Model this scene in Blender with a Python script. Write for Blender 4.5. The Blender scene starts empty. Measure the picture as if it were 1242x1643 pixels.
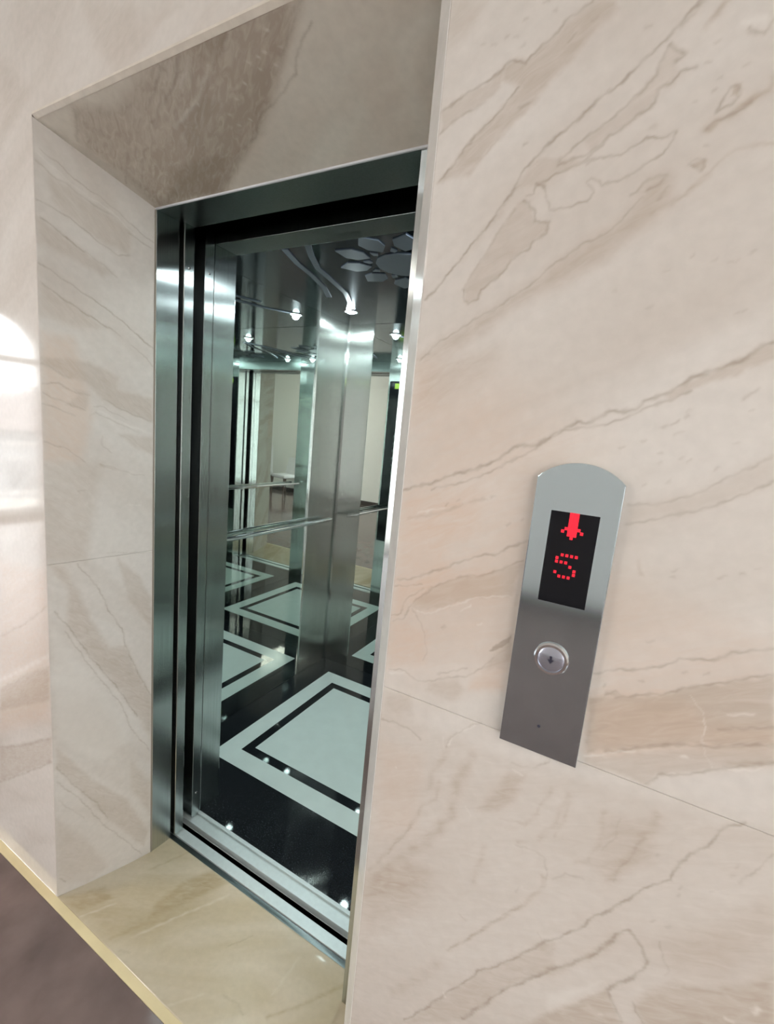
import bpy, bmesh, math, random
import numpy as np
from mathutils import Vector

# ------------------------------------------------------------------ camera, world, exposure
sc = bpy.context.scene
col = sc.collection
cam_d = bpy.data.cameras.new('camera'); cam = bpy.data.objects.new('camera', cam_d); col.objects.link(cam)
cam_d.sensor_fit = 'HORIZONTAL'; cam_d.sensor_width = 36.0
cam_d.lens = 730.287 * 36.0 / 1242.0
cam_d.clip_start = 0.02
cam.location = (1.44759, -0.66334, 1.60118)
cam.rotation_mode = 'XYZ'
cam.rotation_euler = (1.40480957, -0.0918990781, 0.501338963)
sc.camera = cam

world = bpy.data.worlds.new('overcast_sky'); sc.world = world; world.use_nodes = True
_b = world.node_tree.nodes['Background']
_b.inputs[0].default_value = (0.95, 0.98, 1.0, 1); _b.inputs[1].default_value = 12.5

sc.view_settings.view_transform = 'Standard'; sc.view_settings.look = 'None'
sc.view_settings.gamma = 1.0; sc.view_settings.use_curve_mapping = False
sc.view_settings.exposure = -0.36
sc.cycles.max_bounces = 10; sc.cycles.glossy_bounces = 8; sc.cycles.diffuse_bounces = 3
sc.cycles.transparent_max_bounces = 12
sc.cycles.sample_clamp_indirect = 6.0

HALL_FILL = 42.0      # radiance of the added fill panels on the hall ceiling
CAR_LIGHT = 24.0        # watts (point lamp) of each of the lift's downlights

# ------------------------------------------------------------------ helpers
def tag(o, label=None, cat=None, group=None, kind=None):
    if label: o['label'] = label
    if cat: o['category'] = cat
    if group: o['group'] = group
    if kind: o['kind'] = kind
    return o

def empty(name, loc=(0, 0, 0), **k):
    o = bpy.data.objects.new(name, None); col.objects.link(o); o.location = loc
    o.empty_display_size = 0.1
    return tag(o, **k)

def link(name, me, mat=None, parent=None, **k):
    o = bpy.data.objects.new(name, me); col.objects.link(o)
    if mat is not None and not me.materials: me.materials.append(mat)
    if parent is not None: o.parent = parent
    return tag(o, **k)

class MB:
    """collects primitives in world coordinates, builds ONE mesh relative to `base`"""
    def __init__(s): s.bm = bmesh.new()
    def box(s, x0, x1, y0, y1, z0, z1, bev=0.0):
        v = [s.bm.verts.new((x, y, z)) for x in (x0, x1) for y in (y0, y1) for z in (z0, z1)]
        fs = [s.bm.faces.new([v[i] for i in f]) for f in ((0,1,3,2),(4,6,7,5),(0,4,5,1),(2,3,7,6),(0,2,6,4),(1,5,7,3))]
        if bev > 0:
            es = list({e for f in fs for e in f.edges})
            bmesh.ops.bevel(s.bm, geom=es, offset=bev, segments=2, profile=0.5, affect='EDGES')
        return s
    def hexa(s, pts):
        v = [s.bm.verts.new(p) for p in pts]      # bottom 4, top 4
        for f in ((3,2,1,0),(4,5,6,7),(0,1,5,4),(1,2,6,5),(2,3,7,6),(3,0,4,7)): s.bm.faces.new([v[i] for i in f])
        return s
    def prism(s, poly, axis, a, b, bev=0.0):
        """extrude a 2-D polygon along axis (0,1,2) from a to b; polygon gives the two other coordinates in order"""
        def p(q, t):
            r = list(q); r.insert(axis, t); return r
        A = [s.bm.verts.new(p(q, a)) for q in poly]; B = [s.bm.verts.new(p(q, b)) for q in poly]
        fa = s.bm.faces.new(A); fb = s.bm.faces.new(B[::-1]); n = len(poly)
        for i in range(n): s.bm.faces.new([A[i], B[i], B[(i+1) % n], A[(i+1) % n]][::-1])
        if bev > 0:
            bmesh.ops.bevel(s.bm, geom=list(fb.edges) + list(fa.edges), offset=bev, segments=2, profile=0.5, affect='EDGES')
        return s
    def tube(s, path, r, n=12, cap=True):
        path = [Vector(p) for p in path]; rings = []
        for i, p in enumerate(path):
            d = (path[min(i+1, len(path)-1)] - path[max(i-1, 0)]).normalized()
            up = Vector((0, 0, 1)) if abs(d.z) < .9 else Vector((1, 0, 0))
            a = d.cross(up).normalized(); b = d.cross(a)
            rr = r[i] if isinstance(r, (list, tuple)) else r
            rings.append([s.bm.verts.new(p + (a*math.cos(t) + b*math.sin(t))*rr) for t in (2*math.pi*k/n for k in range(n))])
        for A, B in zip(rings, rings[1:]):
            for k in range(n): s.bm.faces.new((A[k], A[(k+1) % n], B[(k+1) % n], B[k]))
        if cap:
            s.bm.faces.new(rings[0][::-1]); s.bm.faces.new(rings[-1])
        return s
    def lathe(s, prof, c, axis=2, n=32, sign=1):
        """profile of (radius, height) turned about `axis` through c"""
        rings = []
        for r, h in prof:
            ring = []
            for k in range(n):
                t = 2*math.pi*k/n; q = [r*math.cos(t), r*math.sin(t)]; q.insert(axis, h*sign)
                ring.append(s.bm.verts.new((c[0]+q[0], c[1]+q[1], c[2]+q[2])))
            rings.append(ring)
        for A, B in zip(rings, rings[1:]):
            for k in range(n): s.bm.faces.new((A[k], A[(k+1) % n], B[(k+1) % n], B[k]))
        s.bm.faces.new(rings[0][::-1]); s.bm.faces.new(rings[-1])
        return s
    def build(s, name, mat, parent=None, base=(0, 0, 0), smooth=False, **k):
        bmesh.ops.recalc_face_normals(s.bm, faces=s.bm.faces[:])
        bmesh.ops.translate(s.bm, verts=s.bm.verts[:], vec=(-base[0], -base[1], -base[2]))
        me = bpy.data.meshes.new(name); s.bm.to_mesh(me); s.bm.free()
        if smooth:
            me.polygons.foreach_set('use_smooth', [True]*len(me.polygons))
            me.set_sharp_from_angle(angle=math.radians(35))
        o = link(name, me, mat, parent, **k)
        if parent is None: o.location = base
        return o

# ------------------------------------------------------------------ materials
def newmat(name):
    m = bpy.data.materials.new(name); m.use_nodes = True
    nt = m.node_tree; return m, nt, nt.nodes['Principled BSDF']

def N(nt, t, **k):
    n = nt.nodes.new(t)
    for a, v in k.items(): setattr(n, a, v)
    return n

def plain(name, c, rough=.5, metal=0., spec=.5, emit=None, es=0., noise=0.0, nscale=30, bump=0.0):
    m, nt, b = newmat(name)
    b.inputs['Base Color'].default_value = (*c, 1); b.inputs['Roughness'].default_value = rough
    b.inputs['Metallic'].default_value = metal; b.inputs['Specular IOR Level'].default_value = spec
    if emit:
        b.inputs['Emission Color'].default_value = (*emit, 1); b.inputs['Emission Strength'].default_value = es
    if noise > 0 or bump > 0:
        tc = N(nt, 'ShaderNodeTexCoord'); nz = N(nt, 'ShaderNodeTexNoise')
        nz.inputs['Scale'].default_value = nscale; nz.inputs['Detail'].default_value = 6
        nt.links.new(tc.outputs['Object'], nz.inputs['Vector'])
        if noise > 0:
            r = N(nt, 'ShaderNodeValToRGB'); r.color_ramp.elements[0].position = .3; r.color_ramp.elements[1].position = .7
            r.color_ramp.elements[0].color = (*[x*(1-noise) for x in c], 1); r.color_ramp.elements[1].color = (*[min(1, x*(1+noise)) for x in c], 1)
            nt.links.new(nz.outputs[0], r.inputs[0]); nt.links.new(r.outputs[0], b.inputs['Base Color'])
        if bump > 0:
            bp = N(nt, 'ShaderNodeBump'); bp.inputs['Strength'].default_value = bump; bp.inputs['Distance'].default_value = .002
            nt.links.new(nz.outputs[0], bp.inputs['Height']); nt.links.new(bp.outputs[0], b.inputs['Normal'])
    return m

def brushed(name, c, rough=.25, aniso=.8, streak=.12, vertical=True):
    """stainless steel with upright brushing: highlights spread sideways"""
    m, nt, b = newmat(name)
    b.inputs['Metallic'].default_value = 1; b.inputs['Roughness'].default_value = rough
    b.inputs['Anisotropic'].default_value = aniso
    b.inputs['Anisotropic Rotation'].default_value = 0.0 if vertical else .25
    tg = N(nt, 'ShaderNodeTangent', direction_type='RADIAL', axis='Z'); nt.links.new(tg.outputs[0], b.inputs['Tangent'])
    tc = N(nt, 'ShaderNodeTexCoord'); mp = N(nt, 'ShaderNodeMapping')
    mp.inputs['Scale'].default_value = (260, 260, 2.0) if vertical else (2, 2, 260)
    nz = N(nt, 'ShaderNodeTexNoise'); nz.inputs['Scale'].default_value = 1.0; nz.inputs['Detail'].default_value = 3
    r = N(nt, 'ShaderNodeValToRGB'); r.color_ramp.elements[0].position = .25; r.color_ramp.elements[1].position = .75
    r.color_ramp.elements[0].color = (*[x*(1-streak) for x in c], 1); r.color_ramp.elements[1].color = (*[min(1, x*(1+streak)) for x in c], 1)
    nt.links.new(tc.outputs['Object'], mp.inputs[0]); nt.links.new(mp.outputs[0], nz.inputs['Vector'])
    nt.links.new(nz.outputs[0], r.inputs[0]); nt.links.new(r.outputs[0], b.inputs['Base Color'])
    return m

def marble(name, light, mid, brown, pinkc, veinc, whitec, rough=.07, rot=(0, .45, 0), stretch=(1.6, 1.6, 6.0), seed=0.0):
    m, nt, b = newmat(name); L = nt.links.new
    b.inputs['Roughness'].default_value = rough; b.inputs['IOR'].default_value = 1.55
    tc = N(nt, 'ShaderNodeTexCoord')
    mr = N(nt, 'ShaderNodeMapping'); mr.inputs['Rotation'].default_value = rot; L(tc.outputs['Object'], mr.inputs[0])
    mp = N(nt, 'ShaderNodeMapping'); mp.inputs['Scale'].default_value = stretch
    mp.inputs['Location'].default_value = (seed, seed*.7, seed*.3)
    L(mr.outputs[0], mp.inputs[0])
    n1 = N(nt, 'ShaderNodeTexNoise'); n1.inputs['Scale'].default_value = 1.3; n1.inputs['Detail'].default_value = 8; n1.inputs['Distortion'].default_value = .6
    L(mp.outputs[0], n1.inputs['Vector'])
    r1 = N(nt, 'ShaderNodeValToRGB'); r1.color_ramp.elements[0].position = .32; r1.color_ramp.elements[1].position = .62
    r1.color_ramp.elements[0].color = (*mid, 1); r1.color_ramp.elements[1].color = (*light, 1)
    L(n1.outputs[0], r1.inputs[0])
    # grain
    n2 = N(nt, 'ShaderNodeTexNoise'); n2.inputs['Scale'].default_value = 55; n2.inputs['Detail'].default_value = 6
    L(tc.outputs['Object'], n2.inputs['Vector'])
    r2 = N(nt, 'ShaderNodeMapRange'); r2.inputs[1].default_value = .25; r2.inputs[2].default_value = .75; r2.inputs[3].default_value = .955; r2.inputs[4].default_value = 1.045
    L(n2.outputs[0], r2.inputs[0])
    g = N(nt, 'ShaderNodeVectorMath', operation='SCALE'); L(r1.outputs[0], g.inputs[0]); L(r2.outputs[0], g.inputs['Scale'])
    cur = g.outputs[0]
    # noise-broken mask for the wide stains
    n3 = N(nt, 'ShaderNodeTexNoise'); n3.inputs['Scale'].default_value = 14; n3.inputs['Detail'].default_value = 8; n3.inputs['Distortion'].default_value = 1.0
    L(mp.outputs[0], n3.inputs['Vector'])
    r3 = N(nt, 'ShaderNodeMapRange'); r3.inputs[1].default_value = .25; r3.inputs[2].default_value = .7; r3.inputs[3].default_value = .6; r3.inputs[4].default_value = 1.25
    L(n3.outputs[0], r3.inputs[0])
    for attr, c, broken in (('pink', pinkc, True), ('brown', brown, True), ('white', whitec, False), ('vein', veinc, True)):
        a = N(nt, 'ShaderNodeAttribute', attribute_name=attr)
        f = a.outputs['Fac']
        if broken:
            mm = N(nt, 'ShaderNodeMath', operation='MULTIPLY', use_clamp=True); L(f, mm.inputs[0]); L(r3.outputs[0], mm.inputs[1]); f = mm.outputs[0]
        mx = N(nt, 'ShaderNodeMix', data_type='RGBA'); L(f, mx.inputs['Factor']); L(cur, mx.inputs['A']); mx.inputs['B'].default_value = (*c, 1)
        cur = mx.outputs['Result']
    L(cur, b.inputs['Base Color'])
    return m

_mc = ((.61, .565, .52), (.54, .485, .435), (.415, .34, .275), (.57, .435, .345), (.30, .24, .185), (.69, .65, .60))
MARBLE = marble('beige_marble', *_mc, rot=(0, .5, 0))
MARBLE_S = marble('beige_marble_side', *_mc, rot=(.75, 0, 0), seed=2.0)
MARBLE_T = marble('beige_marble_soffit_lifted', (.70, .64, .56), (.64, .57, .49), *_mc[2:], rot=(0, 0, -1.0), stretch=(6, 1.6, 1.6), seed=3.0)  # soffit stone painted lighter to make up for its shade
THRESH = marble('tan_marble', (.66, .56, .43), (.54, .44, .30), (.40, .30, .17), (.6, .48, .38), (.3, .23, .15), (.74, .66, .54), rot=(0, 0, -.6), stretch=(1.6, 5, 1.6), seed=4.0)
STEEL = brushed('brushed_steel', (.55, .58, .575), rough=.17, aniso=1.0)
STEELDK = brushed('dark_brushed_steel', (.15, .17, .165), rough=.28, aniso=.7)
COLSTEEL = brushed('column_steel', (.55, .57, .54), rough=.20, aniso=1.0)
MIRROR = plain('tinted_mirror', (.73, .78, .75), rough=.015, metal=1)
BLKMIR = plain('black_mirror_steel', (.065, .085, .115), rough=.11, metal=1)
PETAL = plain('frosted_acrylic', (.055, .06, .078), rough=.5, noise=.05)
GRANITE = plain('black_granite', (.012, .014, .016), rough=.035, noise=.5, nscale=180)
WHITESTONE = plain('white_stone', (.61, .67, .63), rough=.14, noise=.03, nscale=12)
ALU = plain('sill_aluminium', (.66, .72, .71), rough=.38, metal=.35, noise=.04, nscale=60)
SHAFT = plain('dark_shaft_paint', (.012, .013, .015), rough=.8)
RUBBER = plain('black_rubber', (.015, .015, .016), rough=.6)
CHROME = plain('chrome', (.82, .84, .86), rough=.09, metal=1)
TRIMM = plain('polished_edge_trim', (.74, .71, .67), rough=.12, metal=.12, noise=.06, nscale=25)
CREAM = plain('cream_stone_strip', (.66, .55, .33), rough=.35, noise=.08, nscale=8)
DARKTILE = plain('brown_polished_tile', (.15, .108, .10), rough=.12, noise=.25, nscale=6)
GROUT = plain('grout', (.25, .21, .17), rough=.9)
PLASTER = plain('white_plaster', (.87, .86, .83), rough=.7, noise=.02, nscale=20)
CEILP = plain('ceiling_paint', (.82, .81, .79), rough=.8, noise=.01)
BASEB = plain('dark_baseboard', (.05, .04, .038), rough=.3, noise=.15)
FRAMEW = plain('white_window_frame', (.72, .72, .74), rough=.4)
FACE = plain('satin_steel_plate', (.58, .68, .74), rough=.11, metal=1, bump=.0)
SCREEN = plain('display_glass', (.008, .008, .010), rough=.08, spec=.15)
LED = plain('red_led', (.5, .01, .02), rough=.4, emit=(1, .004, .03), es=1.05)
BTN = plain('button_face', (.42, .43, .50), rough=.2, metal=.8)
INK = plain('dark_ink', (.02, .02, .04), rough=.5)
LENS = plain('lit_lens', (.9, .95, 1), rough=.3, emit=(.80, .97, 1.0), es=60.0)
PANELLIT = plain('fill_diffuser', (.9, .9, .9), rough=.5, emit=(1.0, .94, .86), es=HALL_FILL)
YGREEN = plain('lit_yellow_green_display', (.1, .15, .02), rough=.3, emit=(.55, .85, .10), es=.9)
FABRIC = plain('white_fabric', (.70, .70, .72), rough=.9, noise=.04, nscale=40, bump=.3)
WOODDK = plain('dark_wood', (.08, .05, .04), rough=.4, noise=.3, nscale=12)
BLUEB = plain('blue_plastic', (.05, .16, .30), rough=.4)
CONCRETE = plain('pale_concrete', (.62, .61, .58), rough=.9, noise=.08, nscale=4)
EDGE = plain('marble_edge', (.60, .54, .465), rough=.2, noise=.08, nscale=30)
HOUSE = plain('grey_house_render', (.30, .33, .36), rough=.9, noise=.1, nscale=2)
PAINTW = plain('white_metal_paint', (.75, .75, .76), rough=.4)
ROOFM = plain('grey_roof_tile', (.35, .33, .34), rough=.8, noise=.2, nscale=8)
WINGLASS = plain('dark_far_glass', (.10, .13, .16), rough=.1)
_m, _nt, _bs = newmat('clear_pane')
_t = N(_nt, 'ShaderNodeBsdfTransparent'); _g = N(_nt, 'ShaderNodeBsdfGlossy'); _g.inputs['Roughness'].default_value = .02
_mx = N(_nt, 'ShaderNodeMixShader'); _mx.inputs[0].default_value = .06
_nt.links.new(_t.outputs[0], _mx.inputs[1]); _nt.links.new(_g.outputs[0], _mx.inputs[2])
_nt.links.new(_mx.outputs[0], _nt.nodes['Material Output'].inputs['Surface'])
PANE = _m

# ------------------------------------------------------------------ the veins of the marble
# (plane, channel, line width mm or 0 for a stain, strength, softness mm, u,v,u,v... in mm on the slab)
VEINS = [
("F","v",1.6,0.7,0,[1312,2143,1297,2135,1284,2128,1276,2118,1257,2109,1241,2095,1234,2099,1223,2104,1212,2100,1201,2091,1185,2083,1156,2078,1126,2064]),
("F","b",0,0.55,6,[1312,2143,1284,2128,1276,2118,1257,2109,1241,2095,1223,2104,1212,2100,1208,2082,1234,2069,1211,2045,1186,2027,1166,2010,1130,1971,1160,1973,1176,1972,1204,2003,1230,2025,1248,2035,1273,2061,1300,2086,1329,2115,1342,2125,1341,2134]),
("F","b",0,0.4,3,[1212,2100,1185,2083,1156,2078,1126,2064,1127,2035,1148,2048,1171,2056,1192,2062,1209,2072,1210,2080]),
("F","v",1.3,0.6,0,[1234,2067,1211,2045,1186,2027,1166,2010,1155,1991,1130,1971]),
("F","v",1.3,0.45,0,[1192,2062,1165,2053,1148,2048,1127,2035]),
("F","v",1.5,0.35,0,[1299,2110,1292,2104]),
("F","b",2,0.4,0,[1214,2010,1204,2002,1191,1988]),
("F","b",0,0.35,12,[1122,2201,1180,2184,1156,2157,1125,2141]),
("F","v",1.6,0.35,0,[1238,2046,1242,2046]),
("F","v",1.6,0.35,0,[1230,2147,1235,2147]),
("F","v",1.6,0.35,0,[1209,2134,1213,2134]),
("F","v",1.6,0.35,0,[1219,2129,1224,2129]),
("F","v",1.6,0.35,0,[1229,2117,1233,2118]),
("F","v",1.6,0.35,0,[1174,2133,1179,2133]),
("F","v",1.6,0.35,0,[1191,2129,1196,2129]),
("F","v",1.6,0.35,0,[1250,1996,1254,1997]),
("F","v",1.6,0.35,0,[1253,2159,1258,2159]),
("F","v",1.6,0.35,0,[1267,2146,1271,2146]),
("F","v",1.6,0.35,0,[1317,2122,1321,2122]),
("F","v",1.6,0.35,0,[1245,2046,1249,2046]),
("F","v",1.7,0.75,0,[1429,2107,1415,2089,1395,2072,1369,2050,1352,2038,1343,2037,1324,2020,1345,2039,1326,2022,1302,2005,1272,1981,1256,1966,1247,1947,1246,1946,1224,1913,1201,1887,1173,1857,1159,1840,1131,1812]),
("F","v",2.4,0.35,0,[1433,2106,1425,2098,1415,2089]),
("F","b",5,0.3,0,[1246,1946,1224,1913,1201,1887,1182,1863]),
("F","v",1.5,0.6,0,[1406,2069,1402,2057,1396,2043,1384,2029,1369,2013,1347,2001,1328,1990,1335,1995,1314,1982,1298,1971]),
("F","v",2,0.6,0,[1405,2071,1413,2065,1422,2056,1414,2051]),
("F","v",1.6,0.6,0,[1434,2042,1420,2039,1413,2028,1403,2026,1399,2011,1382,2001,1369,1990,1356,1988,1346,1978,1335,1970,1352,1985,1335,1973,1316,1968,1299,1962]),
("F","b",0,0.3,4,[1406,2069,1422,2056,1414,2049,1423,2039,1413,2028,1403,2026,1399,2011,1382,2001,1369,1990,1356,1988,1335,1970,1328,1990,1347,2001,1369,2013,1384,2029,1396,2043,1402,2057]),
("F","v",1.4,0.55,0,[1428,1978,1412,1974,1396,1975,1373,1963,1349,1966,1333,1959,1348,1965,1335,1963,1320,1959,1298,1955,1277,1946]),
("F","v",1.4,0.55,0,[1428,1978,1428,1969,1417,1954,1404,1951,1387,1939,1356,1931,1342,1943,1336,1939,1346,1923,1342,1915,1319,1912,1296,1913,1290,1928,1284,1943,1274,1947,1274,1936,1262,1934]),
("F","b",0,0.4,4,[1298,1971,1336,1964,1298,1953,1285,1941,1247,1947,1258,1966,1272,1979]),
("F","b",0,0.42,3,[1259,1929,1248,1919,1227,1890,1213,1862,1198,1841,1189,1821,1191,1804,1197,1800,1212,1805,1217,1817,1242,1837,1260,1859,1275,1867,1280,1876,1297,1884,1298,1898,1281,1898,1275,1914,1265,1926]),
("F","v",1.3,0.55,0,[1189,1821,1190,1807,1197,1800,1212,1805,1217,1817,1242,1837,1260,1859,1275,1867,1280,1876,1297,1884,1298,1898,1281,1898,1275,1914,1265,1926,1259,1929]),
("F","v",1.6,0.28,0,[1248,1919,1227,1890,1213,1862,1198,1841,1189,1821]),
("F","b",0,0.62,14,[1426,1931,1409,1930,1403,1911,1391,1895,1376,1881,1360,1872,1347,1867,1344,1866,1307,1840,1302,1833,1278,1817,1248,1798,1223,1784,1198,1769,1158,1748,1131,1722,1197,1743,1235,1766,1261,1795,1314,1817,1372,1845,1391,1866,1413,1880,1435,1900]),
("F","v",1.3,0.45,0,[1403,1911,1391,1895,1376,1881,1360,1872,1347,1867,1344,1866,1307,1840,1302,1833,1278,1817,1248,1798,1223,1784,1198,1769,1158,1748,1131,1722]),
("F","v",1.7,0.5,0,[1389,1915,1397,1919,1409,1930,1426,1931,1422,1923,1407,1916]),
("F","v",1.4,0.45,0,[1429,1919,1423,1906]),
("F","b",3,0.55,0,[1469,1925,1453,1914,1435,1900,1419,1891]),
("F","b",2.5,0.35,0,[1453,1915,1468,1930,1481,1943,1501,1947,1522,1948]),
("F","b",0,0.6,2,[1447,1940,1454,1943,1463,1941,1463,1933,1460,1929,1453,1935]),
("F","v",1.2,0.5,0,[1447,1940,1454,1943,1463,1941,1463,1933,1460,1929,1453,1935,1447,1940]),
("F","v",1.6,0.6,0,[1465,1989,1467,2003,1473,2011,1481,2012,1482,2000,1474,1993,1466,1989]),
("F","b",0,0.7,2,[1477,2013,1483,2012,1483,2000,1475,2001]),
("F","b",5,0.8,0,[1457,1975,1465,1981,1483,1985,1494,1994,1507,2000,1511,2010]),
("F","v",1.5,0.5,0,[1457,1975,1465,1980,1484,1983,1494,1991]),
("F","b",3.5,0.6,0,[1454,2099,1446,2087,1438,2080]),
("F","v",1.8,0.5,0,[1481,2066,1487,2059,1496,2055,1500,2070]),
("F","w",4,0.8,0,[1473,2074,1491,2069]),
("F","v",1.5,0.4,0,[1377,2094,1381,2094]),
("F","v",1.5,0.4,0,[1449,2059,1452,2060]),
("F","v",1.5,0.4,0,[1458,2010,1461,2011]),
("F","v",1.5,0.4,0,[1441,2003,1444,2003]),
("F","v",1.5,0.4,0,[1460,2023,1463,2024]),
("F","v",1.5,0.4,0,[1481,2029,1484,2030]),
("F","v",1.5,0.4,0,[1401,1987,1405,1988]),
("F","v",1.5,0.4,0,[1446,2042,1450,2042]),
("F","v",1.5,0.4,0,[1458,1955,1461,1956]),
("F","v",1.3,0.25,0,[1521,1837,1524,1839]),
("F","v",1.3,0.25,0,[1487,1834,1491,1835]),
("F","v",1.3,0.25,0,[1503,1829,1506,1830]),
("F","v",1.3,0.25,0,[1511,1831,1514,1833]),
("F","v",1.3,0.25,0,[1439,1825,1443,1826]),
("F","v",1.3,0.25,0,[1389,1806,1393,1807]),
("F","v",1.3,0.25,0,[1431,1785,1435,1787]),
("F","v",1.3,0.25,0,[1465,1839,1468,1841]),
("F","v",1.3,0.25,0,[1519,1774,1522,1776]),
("F","v",1.3,0.25,0,[1525,1775,1528,1776]),
("F","b",0,0.5,35,[1128,1717,1246,1737,1241,1710,1177,1665,1131,1642]),
("F","p",0,0.6,30,[1123,1715,1155,1704,1153,1652,1129,1632]),
("F","v",2,0.7,0,[1560,1742,1549,1739,1538,1727,1517,1715,1487,1699,1465,1682,1446,1674,1435,1663,1406,1657,1395,1647,1381,1640,1369,1643,1349,1628,1314,1604,1299,1605,1275,1586,1242,1566,1203,1550,1174,1536,1154,1530,1121,1513]),
("F","v",1.4,0.5,0,[1492,1689,1472,1677,1448,1663,1430,1653,1400,1641,1382,1636,1352,1628,1320,1603,1281,1575,1248,1553,1212,1540,1173,1523]),
("F","b",0,0.5,4,[1560,1742,1549,1739,1538,1727,1517,1715,1487,1699,1465,1682,1472,1677,1492,1689,1514,1700,1533,1704,1543,1714,1563,1726]),
("F","v",1.4,0.4,0,[1582,1619,1565,1605,1553,1594,1538,1582,1513,1564,1480,1549,1448,1541]),
("F","v",1.5,0.5,0,[1588,1590,1578,1583,1568,1575,1542,1559,1514,1543,1491,1532,1450,1518]),
("F","b",0,0.25,8,[1588,1590,1568,1575,1542,1559,1491,1532,1450,1518,1448,1541,1480,1549,1513,1564,1553,1594,1582,1619]),
("F","v",1.6,0.35,0,[1555,1691,1542,1680]),
("F","v",1.6,0.35,0,[1491,1640,1482,1636]),
("F","v",1.4,0.35,0,[1486,1652,1477,1647]),
("F","v",1.4,0.33,0,[1490,1661,1493,1663]),
("F","v",1.4,0.33,0,[1491,1656,1494,1658]),
("F","v",1.4,0.33,0,[1472,1611,1475,1613]),
("F","v",1.4,0.33,0,[1493,1607,1496,1610]),
("F","v",1.4,0.33,0,[1502,1603,1505,1605]),
("F","v",1.4,0.33,0,[1533,1598,1535,1601]),
("F","v",1.4,0.33,0,[1484,1577,1487,1580]),
("F","v",1.4,0.33,0,[1449,1625,1452,1627]),
("F","v",1.4,0.33,0,[1427,1614,1430,1617]),
("F","v",1.4,0.33,0,[1461,1567,1464,1569]),
("F","v",1.4,0.33,0,[1546,1628,1548,1630]),
("F","v",1.4,0.33,0,[1553,1666,1555,1668]),
("F","v",1.4,0.33,0,[1469,1641,1472,1644]),
("F","v",1.4,0.33,0,[1471,1597,1474,1599]),
("F","b",3,0.45,0,[1257,1523,1221,1504,1165,1480,1137,1471]),
("F","v",1.3,0.3,0,[1256,1524,1264,1520]),
("F","p",0,0.5,15,[1121,1511,1255,1536,1250,1464,1126,1440]),
("F","w",1.5,0.5,0,[1197,1499,1152,1482]),
("F","v",1.4,0.35,0,[1199,1504,1203,1507]),
("F","v",1.4,0.35,0,[1217,1511,1220,1515]),
("F","v",1.4,0.35,0,[1268,1525,1272,1528]),
("F","v",1.4,0.35,0,[1297,1489,1300,1492]),
("F","v",1.4,0.35,0,[1316,1498,1319,1501]),
("F","v",1.5,0.6,0,[1326,1472,1303,1456,1291,1443,1262,1435,1239,1422,1223,1416,1207,1402,1177,1385,1151,1372,1129,1367]),
("F","v",1.2,0.45,0,[1327,1441,1298,1421,1270,1407,1242,1398,1210,1378,1193,1368,1169,1342,1154,1323,1148,1302,1129,1294]),
("F","v",1.2,0.45,0,[1177,1362,1152,1340,1145,1325,1139,1308,1125,1302]),
("F","v",1,0.4,0,[1174,1367,1125,1355]),
("F","v",1,0.3,0,[1160,1324,1176,1305,1188,1290,1195,1255,1191,1240]),
("F","b",0,0.45,4,[1327,1438,1298,1421,1270,1407,1242,1398,1210,1378,1185,1364,1159,1327,1176,1321,1214,1342,1261,1366,1317,1385]),
("F","p",0,0.55,10,[1207,1402,1177,1385,1129,1367,1128,1299,1159,1327,1214,1342,1302,1379,1299,1416]),
("F","w",1.2,0.5,0,[1319,1384,1265,1370,1229,1346,1195,1323,1171,1322]),
("F","p",0,0.4,14,[1117,1460,1213,1477,1207,1402,1129,1367]),
("F","p",0,0.45,12,[1126,1291,1191,1291,1194,1238,1126,1204]),
("F","v",0,0.6,1.5,[1326,1325,1311,1312,1296,1291,1309,1294,1323,1311]),
("F","b",0,0.5,5,[1326,1325,1303,1282,1291,1261,1321,1271,1331,1299]),
("F","p",0,0.6,12,[1331,1299,1277,1238,1275,1219,1326,1235]),
("F","v",1.2,0.4,0,[1303,1282,1291,1261,1265,1239,1228,1221,1209,1208,1187,1201,1161,1211,1129,1203]),
("F","v",1.2,0.45,0,[1266,1253,1247,1243,1220,1226]),
("F","w",2,0.6,0,[1133,1198,1156,1206]),
("F","b",0,0.4,8,[1209,1208,1254,1227,1265,1216,1253,1190,1200,1189]),
("F","v",1.8,0.35,0,[1221,1309,1218,1305]),
("F","w",1.4,0.5,0,[1260,1356,1244,1344]),
("F","w",1.4,0.4,0,[1280,1332,1273,1328]),
("F","v",1.5,0.6,0,[1622,1399,1605,1392,1585,1380,1571,1367,1557,1362,1536,1357,1532,1352,1505,1335,1493,1327,1458,1314,1444,1304]),
("F","v",1.4,0.6,0,[1628,1368,1605,1354,1583,1340,1545,1321,1524,1304,1500,1292,1475,1280]),
("F","b",0,0.62,4,[1628,1367,1583,1339,1545,1320,1525,1303,1500,1291,1442,1268,1451,1185,1495,1210,1528,1230,1576,1253,1644,1282]),
("F","p",0,0.9,18,[1442,1268,1522,1298,1561,1301,1578,1282,1640,1304,1644,1284,1536,1234,1451,1185]),
("F","b",0,0.7,3,[1463,1285,1471,1291,1477,1285,1462,1278]),
("F","v",1.5,0.55,0,[1461,1280,1471,1289,1477,1285]),
("F","v",1.5,0.55,0,[1456,1291,1458,1293]),
("F","v",1.8,0.6,0,[1474,1199,1503,1215,1528,1230,1552,1241,1576,1253,1597,1260,1644,1282]),
("F","w",1.6,0.6,0,[1451,1181,1480,1199,1508,1212]),
("F","v",1.4,0.5,0,[1588,1279,1613,1290,1640,1306]),
("F","v",1.4,0.5,0,[1528,1174,1535,1184,1539,1193,1558,1202,1588,1221,1609,1235,1648,1261]),
("F","b",0,0.45,5,[1452,1178,1508,1210,1576,1251,1644,1281,1648,1261,1609,1235,1588,1221,1558,1202,1539,1193,1528,1174,1453,1171]),
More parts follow.
